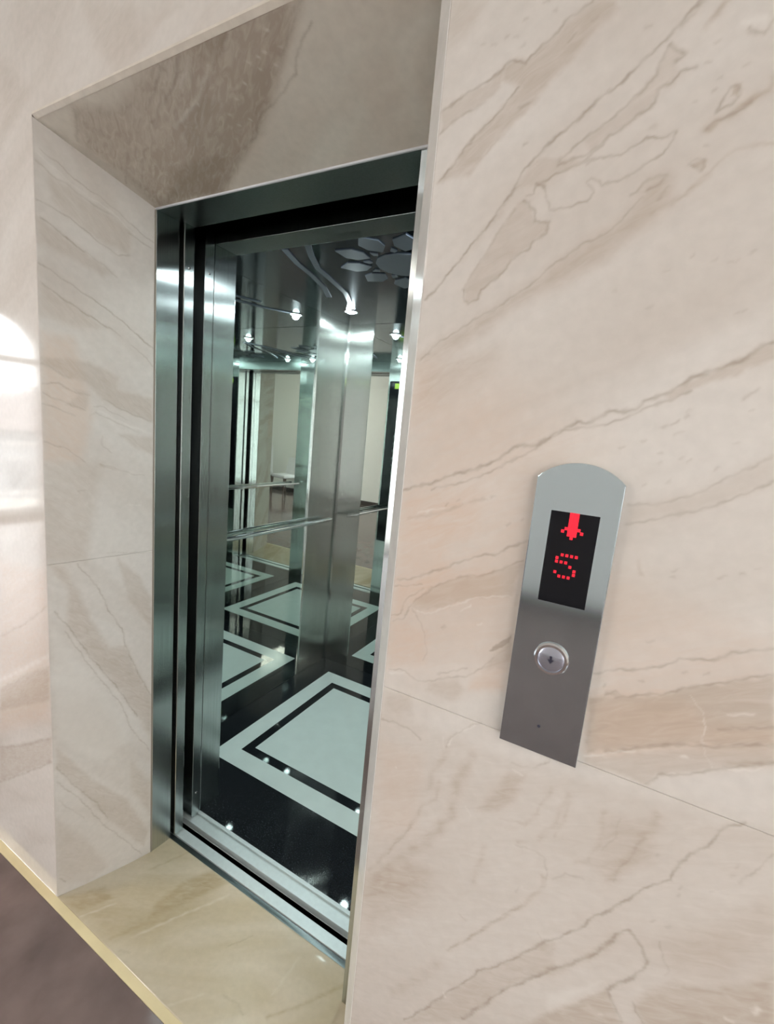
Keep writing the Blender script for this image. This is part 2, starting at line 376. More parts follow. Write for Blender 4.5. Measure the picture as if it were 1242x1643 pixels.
("F","b",4,0.6,0,[1608,1243,1648,1261]),
("F","w",2.2,0.7,0,[1559,1227,1562,1229]),
("F","w",1.5,0.6,0,[1610,1232,1638,1249]),
("F","w",1.5,0.6,0,[1544,1196,1555,1202]),
("F","w",2,0.5,0,[1597,1303,1618,1312]),
("F","w",1,0.4,0,[1556,1312,1572,1297,1577,1257,1593,1228]),
("F","v",1.4,0.35,0,[1540,1339,1544,1342]),
("F","v",1.4,0.35,0,[1564,1346,1568,1349]),
("F","v",1.4,0.35,0,[1497,1369,1502,1372]),
("F","v",1.4,0.35,0,[1496,1312,1501,1315]),
("F","v",1.4,0.35,0,[1508,1458,1512,1460]),
("F","v",1.4,0.35,0,[1578,1478,1581,1480]),
("F","v",1.4,0.35,0,[1589,1488,1592,1490]),
("F","v",1.4,0.35,0,[1508,1467,1512,1470]),
("F","v",1.4,0.35,0,[1558,1469,1562,1472]),
("F","b",2.5,0.4,0,[1470,1472,1475,1453]),
("F","b",0,0.15,40,[1448,1446,1607,1483,1615,1443,1448,1387]),
("F","p",0,0.42,70,[1127,1704,1266,1685,1398,1602,1448,1446,1450,1317,1175,1210,1110,1272]),
("F","p",0,0.35,30,[1421,1440,1537,1428,1620,1413,1647,1267,1461,1182]),
("F","v",1.5,0.5,0,[1127,1104,1154,1112,1174,1109,1201,1101]),
("F","w",1.3,0.6,0,[1250,1109,1254,1120,1269,1142,1290,1163]),
("F","v",1.2,0.35,0,[1247,1105,1250,1119,1266,1143,1287,1163,1300,1170]),
("F","w",1.2,0.5,0,[1242,1121,1245,1101]),
("F","b",6,0.45,0,[1251,1100,1230,1046,1227,1018]),
("F","b",9,0.6,0,[1294,1107,1274,1054,1271,988,1238,923,1194,863,1139,774]),
("F","b",4,0.45,0,[1243,1039,1244,1007,1221,982,1196,913,1167,861,1130,791]),
("F","v",1.2,0.3,0,[1204,928,1176,877,1164,852]),
("F","b",0,0.55,8,[1374,1112,1367,1073,1350,1042,1313,1023,1338,1070,1352,1104]),
("F","w",1.3,0.4,0,[1356,1115,1374,1112]),
("F","b",4,0.35,0,[1437,1111,1429,1061,1410,1021,1382,999]),
("F","b",3,0.35,0,[1415,1111,1402,1064,1388,1033,1349,1024]),
("F","v",1.4,0.35,0,[1406,1153,1400,1147]),
("F","v",1.2,0.25,0,[1355,1123,1384,1131,1402,1150]),
("F","b",5,0.35,0,[1333,961,1326,925,1322,889]),
("F","w",1.4,0.5,0,[1294,1016,1303,1004]),
("F","w",1.5,0.5,0,[1163,1027,1165,1026]),
("F","v",1.2,0.3,0,[1378,990,1408,1001,1422,992,1430,969,1426,945]),
("F","b",0,0.5,20,[1138,781,1202,854,1245,858,1210,785,1128,732]),
("F","p",0,0.35,20,[1128,1062,1210,1076,1211,925,1137,866]),
("F","b",0,0.4,10,[1128,1159,1174,1170,1181,1137,1156,1124,1128,1133]),
("F","v",1.6,0.65,0,[1635,1173,1618,1158,1613,1142,1605,1121,1591,1099,1581,1083,1578,1064,1578,1052,1560,1035,1542,1006,1523,972,1501,942,1482,906,1458,874,1437,848,1409,804,1378,761,1350,730,1336,698,1313,661,1275,593,1234,527]),
("F","b",0,0.35,5,[1378,761,1350,730,1336,698,1313,661,1275,593,1234,523,1338,611,1374,682,1392,721,1436,782,1462,818,1455,863,1437,848]),
("F","v",2,0.65,0,[1545,947,1531,931,1514,890,1490,853,1454,809,1436,782,1392,721,1374,682,1337,618]),
("F","b",5,0.45,0,[1531,931,1514,890,1490,853,1454,806]),
("F","v",1.9,0.65,0,[1545,947,1556,937,1570,916,1571,901,1555,873,1532,836,1542,818,1559,799]),
("F","b",0,0.6,5,[1532,836,1500,786,1464,737,1438,692,1469,708,1561,787,1542,818]),
("F","w",0,0.4,8,[1459,771,1526,844,1497,788,1464,740]),
("F","v",1.4,0.45,0,[1566,837,1572,826,1582,818]),
("F","v",1.2,0.3,0,[1580,954,1590,931,1597,918,1594,907]),
("F","b",0,0.65,8,[1579,866,1607,907,1644,928,1663,943,1698,987,1711,916,1588,810,1567,838]),
("F","b",0,0.45,30,[1681,1080,1629,1017,1594,961,1602,934,1641,946,1691,1025]),
("F","w",3,0.6,0,[1688,922,1692,931]),
("F","w",2.5,0.5,0,[1666,895,1673,896]),
("F","w",1.5,0.5,0,[1530,789,1534,791]),
("F","b",6,0.55,0,[1548,1134,1537,1094,1526,1055,1509,1012]),
("F","v",1.4,0.3,0,[1539,1095,1526,1055,1512,1011]),
("F","b",4,0.4,0,[1485,1106,1490,1076,1479,1021,1463,1012]),
("F","b",3,0.35,0,[1443,1111,1440,1082,1431,1037]),
("F","v",1.2,0.25,0,[1508,1107,1504,1078,1494,1049]),
("F","v",1.6,0.3,0,[1439,968,1452,986,1479,990]),
("F","b",0,0.35,12,[1490,1106,1556,1133,1551,1064,1506,1001,1487,1014]),
("F","v",1.2,0.35,0,[1669,1146,1658,1118,1646,1090]),
("F","v",1.4,0.3,0,[1587,1044,1590,1048]),
("F","v",1.4,0.3,0,[1588,1035,1590,1039]),
("F","v",1.4,0.3,0,[1555,1077,1558,1081]),
("F","v",1.4,0.3,0,[1583,982,1586,986]),
("F","v",1.4,0.3,0,[1635,1095,1637,1098]),
("F","v",1.4,0.3,0,[1638,1110,1640,1114]),
("F","v",1.4,0.3,0,[1621,1058,1624,1061]),
("F","v",1.4,0.3,0,[1566,979,1569,983]),
("F","b",3.5,0.5,0,[1425,962,1422,935,1401,894,1353,821,1326,775,1295,731]),
("F","v",1.1,0.25,0,[1401,894,1353,821,1326,775,1295,731]),
("F","b",10,0.35,0,[1281,688,1244,629,1207,569]),
("F","v",1.6,0.3,0,[1392,924,1388,912]),
("F","v",1.6,0.3,0,[1309,814,1319,812]),
("F","w",1.5,0.5,0,[1299,643,1304,639]),
("F","v",1.3,0.35,0,[1431,864,1437,856]),
("F","b",0,0.3,25,[1121,754,1244,863,1257,805,1136,643]),
("F","b",0,0.28,15,[1068,1123,1348,1132,1432,1142,1691,1173,1759,897,1035,190,1032,758]),  # whole lower slab browned: darker stone plus painted light falloff
("L","v",1.4,0.5,0,[15,2233,51,2221,99,2195,151,2182,195,2163,259,2130,295,2117]),
("L","v",2,0.4,0,[5,2205,35,2186,72,2179,122,2159,180,2146]),
("L","v",1.6,0.45,0,[226,2118,259,2106,288,2101]),
("L","w",2,0.4,0,[11,2221,99,2177,180,2157,242,2120]),
("L","b",0,0.35,10,[31,2184,129,2154,234,2125,226,2062,139,2069,39,2123]),
("L","v",1.7,0.5,0,[5,2113,48,2106,97,2090,139,2066,195,2047,230,2056]),
("L","v",2,0.6,0,[13,2074,54,2055,86,2035,110,2027]),
("L","v",1.6,0.3,0,[110,2027,157,2007,194,1984]),
("L","b",0,0.4,12,[4,2071,110,2027,179,1995,156,1976,69,2000,5,2013]),
("L","v",1.8,0.6,0,[4,1963,58,1938,108,1915,156,1894,210,1863,260,1828,295,1805]),
("L","v",1.9,0.6,0,[12,1913,60,1887,118,1860,178,1835,202,1824]),
("L","b",0,0.4,14,[6,1914,60,1887,118,1860,163,1835,82,1817,4,1835]),
("L","v",1.4,0.4,0,[231,1801,265,1782,296,1752]),
("L","b",0,0.45,8,[5,1724,78,1734,140,1725,194,1701,194,1662,297,1649,298,1575,210,1603,154,1627,106,1675,67,1677,4,1709]),
("L","v",2,0.45,0,[4,1709,30,1698,67,1677]),
("L","v",2,0.45,0,[3,1656,43,1661,84,1639,113,1639]),
("L","v",2,0.4,0,[5,1629,52,1611,105,1593]),
("L","v",1.8,0.4,0,[5,1602,51,1587,79,1574]),
("L","b",0,0.4,6,[77,1654,120,1640,105,1593,58,1604,87,1632]),
("L","p",0,0.5,20,[6,1788,79,1789,123,1574,91,1441,-3,1440]),
("L","v",1.8,0.5,0,[154,1632,210,1603,253,1589,293,1577]),
("L","v",1.4,0.4,0,[127,1607,154,1608,174,1595,219,1577]),
("L","v",1.3,0.35,0,[119,1577,131,1589,194,1562,253,1539]),
("L","w",3,0.5,0,[142,1596,210,1563,293,1537]),
("L","b",0,0.4,8,[193,1531,298,1524,298,1472,253,1484]),
("L","v",1.6,0.4,0,[5,1496,52,1482,84,1458,102,1441]),
("L","v",1.8,0.35,0,[149,1520,149,1494,173,1473]),
("L","v",1.4,0.35,0,[144,1437,185,1424,231,1405,271,1400]),
("L","b",0,0.35,20,[0,1440,148,1437,127,1291,98,1139,-7,1157]),
("L","v",1.8,0.3,0,[82,1353,101,1357]),
("L","b",4,0.4,0,[144,1433,189,1419]),
("L","w",1.5,0.4,0,[218,1307,262,1300]),
("L","v",2,0.5,0,[78,1130,135,1040,165,953,203,883,213,819,258,692,302,590]),
("L","v",1.8,0.55,0,[16,993,47,944,108,817,189,672,251,538]),
("L","v",1.6,0.45,0,[41,925,108,781,202,602,230,499,296,379]),
("L","b",0,0.5,12,[9,1139,55,1051,47,944,108,817,189,672,251,538,303,418,302,590,258,692,213,819,164,828,110,947,77,1046,40,1127]),
("L","b",0,0.4,8,[191,1128,257,1058,293,974,300,854,223,983]),
("L","w",0,0.35,15,[10,948,96,770,202,570,230,457,135,427,11,573]),
("L","v",1.8,0.5,0,[9,477,59,377,120,273,152,191]),
("L","v",1.7,0.45,0,[8,425,71,322,139,175,215,49,267,-47]),
("L","v",1.5,0.3,0,[12,353,82,241]),
("L","b",0,0.45,8,[11,544,102,382,215,226,290,38,275,-16,152,191,59,377,9,470]),
("L","b",0,0.35,12,[5,288,87,155,151,-8,90,-20,5,53]),
("L","v",1.8,0.4,0,[9,67,23,38]),
("L","v",1,0.35,0,[160,1155,299,1133]),
("L","b",0,0.4,14,[230,373,297,245,298,107,230,261]),
("S","b",0,0.75,22,[479,-5,692,-14,842,9,783,50,715,92,668,131,581,184,489,219,332,306,45,307,72,193,46,92,156,14,271,44]),
("S","b",0,0.8,12,[603,-1,678,-1,842,9,772,58,581,184,332,306,71,303,98,228,351,128]),
("S","v",0,0.35,8,[397,117,520,88,554,106,354,188]),
("S","v",0,0.4,8,[262,206,458,206,338,300,139,283]),
("S","v",0,0.3,5,[617,7,671,11,595,47,575,21]),
("S","v",2,0.55,0,[839,43,788,70,756,103,683,135,618,152,567,191,488,213]),
("S","v",2.2,0.5,0,[671,11,598,44,483,108,365,166]),
("S","v",2,0.5,0,[545,5,483,46,388,78,325,100]),
("S","v",2,0.4,0,[82,233,216,150,276,139]),
("S","v",2.2,0.4,0,[211,118,46,210]),
("S","v",2.2,0.4,0,[269,194,113,295]),
("S","v",3,0.4,0,[148,23,48,80]),
("S","v",2.4,0.7,0,[645,130,609,144]),
("S","v",2,0.5,0,[478,15,407,49,342,72]),
("S","v",2,0.4,0,[840,11,783,50,715,92]),
("S","w",4,0.45,0,[585,44,490,90,374,122]),
("S","w",3,0.3,0,[506,14,467,38]),
("S","w",4,0.35,0,[557,20,480,59]),
("S","w",2.6,0.55,0,[589,110,593,112]),
("S","w",2.6,0.55,0,[748,29,751,31]),
("S","w",2.6,0.55,0,[724,80,727,81]),
("S","w",2.6,0.55,0,[582,152,586,154]),
("S","w",2.6,0.55,0,[545,159,549,160]),
("S","w",2.6,0.55,0,[688,76,691,78]),
("S","w",2.6,0.55,0,[632,90,635,92]),
("S","w",2.6,0.55,0,[755,56,758,58]),
("S","w",2.6,0.55,0,[698,59,701,61]),
("S","w",2.6,0.55,0,[670,59,673,61]),
("S","w",2.6,0.55,0,[543,132,546,134]),
("S","w",2.6,0.55,0,[717,57,720,58]),
("F","b",0,0.3,25,[231,2476,399,2424,446,2335,348,2308,270,2383]),
("F","b",4,0.3,0,[502,2387,535,2347]),
("F","b",3,0.25,0,[655,2317,665,2292]),
("F","b",0,0.3,30,[-146,2473,-9,2359,-168,2252]),
("F","b",5,0.4,0,[-311,826,-142,919,-5,1012]),
("F","w",8,0.5,0,[-328,660,-154,765,-7,855]),
("F","b",0,0.5,8,[-330,631,-139,753,-2,825,-9,708,-339,544]),
("F","v",3,0.4,0,[-354,395,-175,483,-1,585]),
("F","b",0,0.45,8,[-354,395,-1,585,-6,497,-184,378,-369,250]),
("F","v",3,0.4,0,[-369,250,-184,373,-6,497]),
("F","p",0,0.5,30,[-284,1096,1,1120,-13,640,-348,455]),
("T","b",0,0.55,14,[250,177,250,293,296,387,378,383,324,236,285,135]),
("T","b",0,0.5,12,[8,7,67,117,131,106,101,12]),
("T","w",4,0.5,0,[124,8,154,100]),
("T","w",5,0.5,0,[308,78,355,212,417,348]),
("T","w",4,0.4,0,[557,9,605,84]),
("T","w",4,0.4,0,[761,199,756,330]),
("T","v",2,0.35,0,[589,294,552,224]),
("T","b",7,0.5,0,[789,148,847,229,922,352]),
("T","b",6,0.4,0,[261,21,285,101,345,182]),
("T","v",3,0.3,0,[649,116,701,123,731,113]),
("T","v",3,0.3,0,[318,17,344,31]),
("T","b",5,0.35,0,[114,251,166,403]),
("T","b",0,0.3,30,[63,40,127,262,370,391,362,99,239,4]),
]
def veinfields(plane, us, vs):
    """us, vs: 1-D arrays in mm; returns the four stain/vein weights on the grid"""
    nu, nv = len(us), len(vs)
    F = {k: np.zeros((nu, nv)) for k in 'vbpw'}
    for n, (pl, ch, w, s, soft, c) in enumerate(VEINS):
        if pl != plane: continue
        P = np.array(c, float).reshape(-1, 2)
        pad = 3*w + 2*soft + 4
        i0, i1 = np.searchsorted(us, P[:, 0].min()-pad), np.searchsorted(us, P[:, 0].max()+pad)
        j0, j1 = np.searchsorted(vs, P[:, 1].min()-pad), np.searchsorted(vs, P[:, 1].max()+pad)
        if i1 <= i0 or j1 <= j0: continue
        U, V = np.meshgrid(us[i0:i1], vs[j0:j1], indexing='ij')
        a = n*1.7
        if ch == 'v' and w > 0: w, s = w*1.35, s*.88
        X = U + 1.3*np.sin(.115*V+.06*U+a) + .8*np.sin(.29*U-.21*V+2*a) + .4*np.sin(.7*V+.5*U)
        Y = V + 1.3*np.sin(.105*U-.07*V+a+1) + .8*np.sin(.27*V+.24*U+a) + .4*np.sin(.66*U-.4*V)
        D = np.full(U.shape, 1e9); inside = np.zeros(U.shape, bool)
        m = len(P); segs = m if w == 0 else m-1
        for k in range(segs):
            ax, ay = P[k]; bx, by = P[(k+1) % m]; dx, dy = bx-ax, by-ay; l2 = dx*dx+dy*dy+1e-9
            t = np.clip(((X-ax)*dx+(Y-ay)*dy)/l2, 0, 1)
            D = np.minimum(D, (X-ax-t*dx)**2+(Y-ay-t*dy)**2)
            if w == 0:
                cond = ((ay > Y) != (by > Y)) & (X < (bx-ax)*(Y-ay)/((by-ay) if by != ay else 1e-9)+ax)
                inside ^= cond
        D = np.sqrt(D)
        if w == 0:
            sd = np.where(inside, D, -D); t = np.clip(.5+sd/(2*soft), 0, 1); val = s*t*t*(3-2*t)
        else:
            val = s*np.exp(-(D/w)**2)*(.78+.22*np.sin(.09*X+.13*Y+a))
        f = F[ch][i0:i1, j0:j1]
        F[ch][i0:i1, j0:j1] = 1-(1-f)*(1-val)
    return F

def slab(name, parent, mat, us, vs, fn, plane=None, umm=None, vmm=None, back=(0, .018, 0), flip=False, drop=None, **k):
    """marble slab: a grid front face with its vein weights, edges turned back by `back`"""
    us = np.asarray(us, float); vs = np.asarray(vs, float); nu, nv = len(us), len(vs)
    U, V = np.meshgrid(us, vs, indexing='ij')
    P = np.stack(fn(U, V), -1).reshape(-1, 3)
    idx = np.arange(nu*nv).reshape(nu, nv)
    q = np.stack([idx[:-1, :-1], idx[1:, :-1], idx[1:, 1:], idx[:-1, 1:]], -1).reshape(-1, 4)
    if drop is not None:
        cu, cv = np.meshgrid((us[:-1]+us[1:])/2, (vs[:-1]+vs[1:])/2, indexing='ij'); q = q[~drop(cu, cv).ravel()]
    ring = np.concatenate([idx[:, 0], idx[-1, 1:], idx[-2::-1, -1], idx[0, -2:0:-1]])
    nb = len(ring); B = P[ring]+np.array(back); bi = nu*nv+np.arange(nb)
    s = np.stack([ring, bi, np.roll(bi, -1), np.roll(ring, -1)], -1)
    if drop is not None:
        mu = (P[ring]+P[np.roll(ring, -1)])/2; s = s[~drop(mu[:, 0], mu[:, 2])]
    Q = np.concatenate([q, s]); PP = np.concatenate([P, B])
    if flip: Q = Q[:, ::-1]
    me = bpy.data.meshes.new(name)
    me.vertices.add(len(PP)); me.vertices.foreach_set('co', PP.astype(np.float32).ravel())
    me.loops.add(Q.size); me.loops.foreach_set('vertex_index', Q.astype(np.int32).ravel())
    me.polygons.add(len(Q)); me.polygons.foreach_set('loop_start', np.arange(0, Q.size, 4, dtype=np.int32))
    me.update(calc_edges=True); me.validate()
    if plane:
        F = veinfields(plane, us*1000, vs*1000)
        for ch, an in (('v', 'vein'), ('b', 'brown'), ('p', 'pink'), ('w', 'white')):
            at = me.attributes.new(an, 'FLOAT', 'POINT')
            at.data.foreach_set('value', np.concatenate([F[ch].ravel(), np.zeros(nb)]).astype(np.float32))
    return link(name, me, mat, parent, **k)

def ax(*spec):
    """axis samples: ax(a, step, b, step, c ...)"""
    out = [spec[0]]
    for i in range(1, len(spec)-1, 2):
        a, st, b = spec[i-1], spec[i], spec[i+1]
        n = max(1, int(round((b-a)/st))); out += list(np.linspace(a, b, n+1)[1:])
    return out

# dimensions of the recess and the lift (metres); wall face y = 0, x to the right, floor z = 0
W, H = 1.1228, 2.30
XB, YB, ZB, HB = .0474, .3037, -.0705, 2.2163       # back-left corner of the splayed recess
XRB = 1.0
CH = .030                                            # chamfer of the right-hand corner
XL, XR, YO, HT = -6.0, 6.0, -4.2, 3.25               # hall
JZ = 1.1684                                          # joint between the two rows of slabs
YS = .386                                            # front of the landing sill
LW, RW, BW, CF, CZ = -.365, 1.035, 1.975, .64, 2.30  # lift car

# ------------------------------------------------------------------ structure: lift wall with its slabs
mb = MB()
mb.box(XL, -.03, .02, .29, 0, HT); mb.box(W+.03, XR, .02, .29, 0, HT); mb.box(-.03, W+.03, .02, .29, H+.03, HT)
wall = mb.build('wall_front', GROUT, kind='structure', label='beige polished marble wall around the lift opening')
g = .0003
front = lambda U, V: (U, np.zeros_like(U), V)
slab('marble_slab', wall, MARBLE, ax(W, .0017, 1.75, .05, 1.93), ax(JZ+g, .0017, 2.215, .05, 2.45), front, 'F')
slab('marble_slab', wall, MARBLE, ax(W, .0017, 1.75, .05, 1.93), ax(0, .05, .42, .0017, JZ-g), front, 'F')
slab('marble_slab', wall, MARBLE, ax(-1.2, .05, -.45, .005, 0, .005, .42, .05, W-.001), ax(0, .005, H+.009, .005, 2.65, .05, HT), front, 'F', drop=lambda u, v: (u > 0) & (v < H+.009))
slab('marble_slab', wall, MARBLE, ax(W, .1, 1.93), ax(2.45+2*g, .1, HT), front)
for x0, x1 in ((-6, -4.8), (-4.8, -3.6), (-3.6, -2.4), (-2.4, -1.2), (1.93, 3.2), (3.2, 4.6), (4.6, 6.0)):
    slab('marble_slab', wall, MARBLE, ax(x0+g, .1, x1-g), ax(0, .1, JZ-g), front)
    slab('marble_slab', wall, MARBLE, ax(x0+g, .1, x1-g), ax(JZ+g, .1, HT), front)
# left reveal (two slabs), right reveal, soffit
zbot = lambda s: ZB*s/YB
ztop = lambda s: H+(HB-H)*s/YB
def reveal(U, V):           # U depth, V height
    lo = -.085; hi = H+(HB-H)*U/YB
    return (XB*U/YB, U, np.clip(V, lo, hi))
slab('reveal_slab', wall, MARBLE_S, ax(.0005, .0026, YB), ax(1.14+g, .0026, H), reveal, 'L', back=(-.018, 0, 0), flip=True)
slab('reveal_slab', wall, MARBLE_S, ax(.0005, .0026, YB), ax(-.085, .0026, 1.14-g), reveal, 'L', back=(-.018, 0, 0), flip=True)
def reveal_r(U, V):
    t = (U-CH)/(YB-CH)
    return (W-CH+(XRB-W+CH)*t, U, -.085+V*(H-(H-HB)*U/YB+.085))
slab('reveal_slab', wall, MARBLE_S, ax(CH, .03, YB), ax(0, .05, .5), reveal_r, back=(.018, 0, 0))
slab('reveal_slab', wall, MARBLE_S, ax(CH, .03, YB), ax(.5005, .05, 1), reveal_r, back=(.018, 0, 0))
def soffit(U, V):           # U = x, V = y
    t = V/YB; l = XB*t; r = W+(XRB-W)*t
    return (np.clip(U, l, r), V, H+(HB-H)*t)
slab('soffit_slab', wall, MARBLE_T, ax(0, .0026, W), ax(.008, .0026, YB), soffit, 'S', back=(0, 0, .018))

# polished corner trims
mb = MB(); mb.prism([(W-CH, CH), (W-.0012, .0), (W, .0), (W, .012), (W-CH+.012, CH)], 2, 0, H)
mb.build('trim_1', TRIMM, kind='structure', label='polished chamfered edge of the marble corner')
mb = MB(); mb.prism([(-.0006, H+.0088), (-.0006, H+.004), (.008, H-.0028), (.012, H+.002), (.012, H+.0088)], 0, .001, W)
mb.build('trim_2', EDGE, kind='structure', label='pale bevelled edge along the top of the recess')
mb = MB(); mb.box(XL, XR, -.0245, -.0003, -.05, .0008, .0004)
mb.build('trim_3', CREAM, kind='structure', label='cream stone strip between brown floor and marble')

# floor of the hall with its tiles, and the sloping threshold slab
mb = MB(); mb.box(XL, XR, YO, -.025, -.15, -.006)
floor = mb.build('floor', GROUT, kind='structure', label='brown polished tile floor of the hall')
tile = None
n0 = (XR-XL)/9; n1 = (-.025-YO)/4
for i in range(9):
    for j in range(4):
        x0 = XL+i*n0; y1 = -.025-j*n1
        if tile is None:
            m_ = MB(); m_.box(.001, n0-.001, -n1+.001, 0, -.008, 0, .0008)
            tile = m_.build('floor_tile', DARKTILE, floor)
            tile.location = (x0, y1, 0)
        else:
            t_ = tile.copy(); col.objects.link(t_); t_.location = (x0, y1, 0)
def thr(U, V):
    t = V/YS; l = np.minimum(XB*V/YB, XB); r = np.maximum(W-.002+(XRB-W)*V/YB, XRB)
    return (np.clip(U, l, r), V, ZB*(1-(1-np.minimum(V/YS, 1.0))**1.5))
slab('threshold_slab', floor, THRESH, ax(0, .004, W-.003), ax(0, .004, YS-.002), thr, 'T', back=(0, 0, -.02), label='tan marble threshold slab sloping to the lift sill')

mb = MB(); mb.box(XL, XR, YO-.2, .3, HT, HT+.15)
ceil = mb.build('ceiling', CEILP, kind='structure', label='white hall ceiling')

# ------------------------------------------------------------------ walls with arched openings
def arch_pts(c, hw, zs, n=20):
    return [(c-hw*math.cos(math.pi*k/n), zs+hw*math.sin(math.pi*k/n)) for k in range(n+1)]

def arched_wall(name, a0, a1, zt, c, hw, z0, zs, put, mat, thick, label):
    """wall over [a0,a1] x [0,zt] with one arched opening; put(a, z, t) gives the 3-D point, t = 0 inside, 1 outside"""
    bm = bmesh.new(); pts = arch_pts(c, hw, zs)
    polys = [[(a0, 0), (c-hw, 0), (c-hw, zs), (c-hw, zt), (a0, zt)], [(c+hw, 0), (a1, 0), (a1, zt), (c+hw, zt), (c+hw, zs)]]
    if z0 > 0: polys.append([(c-hw, 0), (c+hw, 0), (c+hw, z0), (c-hw, z0)])
    for (p, q) in zip(pts, pts[1:]): polys.append([p, q, (q[0], zt), (p[0], zt)])
    for t in (0, 1):
        for po in polys: bm.faces.new([bm.verts.new(put(a, z, t)) for a, z in po])
    rim = [(c-hw, z0)]+pts+[(c+hw, z0)]
    for p, q in zip(rim, rim[1:]+rim[:1]):
        bm.faces.new([bm.verts.new(put(*p, 0)), bm.verts.new(put(*q, 0)), bm.verts.new(put(*q, 1)), bm.verts.new(put(*p, 1))])
    for p, q in zip([(a0, 0), (a1, 0), (a1, zt), (a0, zt)], [(a1, 0), (a1, zt), (a0, zt), (a0, 0)]):
        bm.faces.new([bm.verts.new(put(*p, 0)), bm.verts.new(put(*q, 0)), bm.verts.new(put(*q, 1)), bm.verts.new(put(*p, 1))])
    bmesh.ops.remove_doubles(bm, verts=bm.verts[:], dist=1e-5)
    bmesh.ops.recalc_face_normals(bm, faces=bm.faces[:])
    me = bpy.data.meshes.new(name); bm.to_mesh(me); bm.free()
    return link(name, me, mat, kind='structure', label=label)

def arched_window(name, c, hw, z0, zs, put, label, bars):
    root = empty(name, kind='structure', label=label)
    mid = lambda a, z: Vector(put(a, z, .5))
    ins = hw-.03
    pts = [(c-ins, z0+.03)]+[(c+(a-c)*ins/hw, zs+(z-zs)*ins/hw) for a, z in arch_pts(c, hw, zs)]+[(c+ins, z0+.03), (c-ins, z0+.03)]
    mb = MB(); mb.tube([mid(*p) for p in pts], .028, 8); mb.build('window_frame', FRAMEW, root)
    for z, r in bars:
        mb = MB(); mb.tube([mid(c-ins, z), mid(c+ins, z)], r, 8); mb.build('glazing_bar', FRAMEW, root)
    mb = MB(); mb.tube([mid(c, z0+.03), mid(c, zs)], .018, 8); mb.build('glazing_bar', FRAMEW, root)
    for sx in (-1, 1):
        mb = MB(); q = [put(c, z0+.05, .48), put(c+sx*(ins-.01), z0+.05, .48), put(c+sx*(ins-.01), zs-.02, .48), put(c, zs-.02, .48)]
        r = [put(c, z0+.05, .52), put(c+sx*(ins-.01), z0+.05, .52), put(c+sx*(ins-.01), zs-.02, .52), put(c, zs-.02, .52)]
        mb.hexa(q+r); mb.build('pane', PANE, root)
    bm = bmesh.new(); ap = arch_pts(c, ins-.01, zs)
    A = [bm.verts.new(put(a, z, .48)) for a, z in ap]; B = [bm.verts.new(put(a, z, .52)) for a, z in ap]
    bm.faces.new(A); bm.faces.new(B[::-1])
    for i in range(len(A)): bm.faces.new([A[i], B[i], B[(i+1) % len(A)], A[(i+1) % len(A)]])
    me = bpy.data.meshes.new('pane'); bm.to_mesh(me); bm.free(); link('pane', me, PANE, root)
    return root

put_l = lambda a, z, t: (XL-.2*t, a, z)
arched_wall('wall_left', YO, .29, HT, -2.16, .63, .06, 2.15, put_l, PLASTER, .2, 'white end wall with an arched balcony window')
arched_window('window_1', -2.16, .63, .06, 2.15, put_l, 'white arched balcony window at the end of the hall', ((2.15, .05), (1.80, .016)))
put_b = lambda a, z, t: (a, YO-.2*t, z)
arched_wall('wall_back', 1.0, XR, HT, 4.45, .75, .06, 2.15, put_b, PLASTER, .2, 'white wall facing the lift, right half')
arched_window('added_window_2', 4.45, .75, .06, 2.15, put_b, 'added white arched window for daylight, facing the lift, right one', ((2.15, .03),))  # added daylight source, set aside from the visible wall reflections
arched_wall('wall_opposite', XL, 1.0, HT, -1.95, .70, .06, 2.15, put_b, PLASTER, .2, 'white wall facing the lift, left half')
arched_window('added_window_3', -1.95, .70, .06, 2.15, put_b, 'added white arched window for daylight, facing the lift, left one', ((2.15, .03),))  # added window, brings more daylight onto the lift wall
put_r = lambda a, z, t: (XR+.2*t, a, z)
arched_wall('wall_right', YO, .29, HT, -1.75, .75, .06, 2.15, put_r, PLASTER, .2, 'white end wall right of the lift with an added arched window')
arched_window('added_window_4', -1.75, .75, .06, 2.15, put_r, 'added white arched window for daylight in the right end wall', ((2.15, .03),))  # added window, its daylight brightens the left reveal
mb = MB(); mb.box(XL+.001, -2.67, YO, YO+.018, .0, .10, .003); mb.box(-1.23, 3.68, YO, YO+.018, .0, .10, .003); mb.box(5.22, XR-.001, YO, YO+.018, 0, .10, .003)
mb.build('baseboard_back', BASEB, kind='structure', label='dark baseboard along the white wall')
mb = MB(); mb.box(XL, XL+.018, YO+.02, -2.79, 0, .10, .003); mb.box(XL, XL+.018, -1.53, -.03, 0, .10, .003)
mb.build('baseboard_left', BASEB, kind='structure', label='dark baseboard below the arched end window')

# ------------------------------------------------------------------ landing door frame
dr = empty('door_1', kind='structure', label='brushed steel lift doorway with its doors slid open')
JX = .937
mb = MB(); mb.box(-.05, XB, YB+.0015, YS, ZB-.02, HB-.0005, .0012); mb.build('jamb', STEEL, dr)
mb = MB(); mb.box(JX, XRB+.05, YB+.0015, YS, ZB-.02, HB-.0005, .0012); mb.build('jamb', STEEL, dr)
mb = MB(); mb.box(-.05, XRB+.05, YB+.0015, .437, HB, HB+.12, .0012); mb.build('header', STEELDK, dr)
mb = MB(); mb.box(XB+.0005, XRB, YB-.0035, YB+.002, HB-.0035, HB+.002, .001); mb.build('caulk_line', FRAMEW, dr)
mb = MB(); mb.box(XB-.002, XB+.0012, YB-.004, YB+.0012, ZB+.004, HB-.004); mb.build('caulk_line', GROUT, dr)
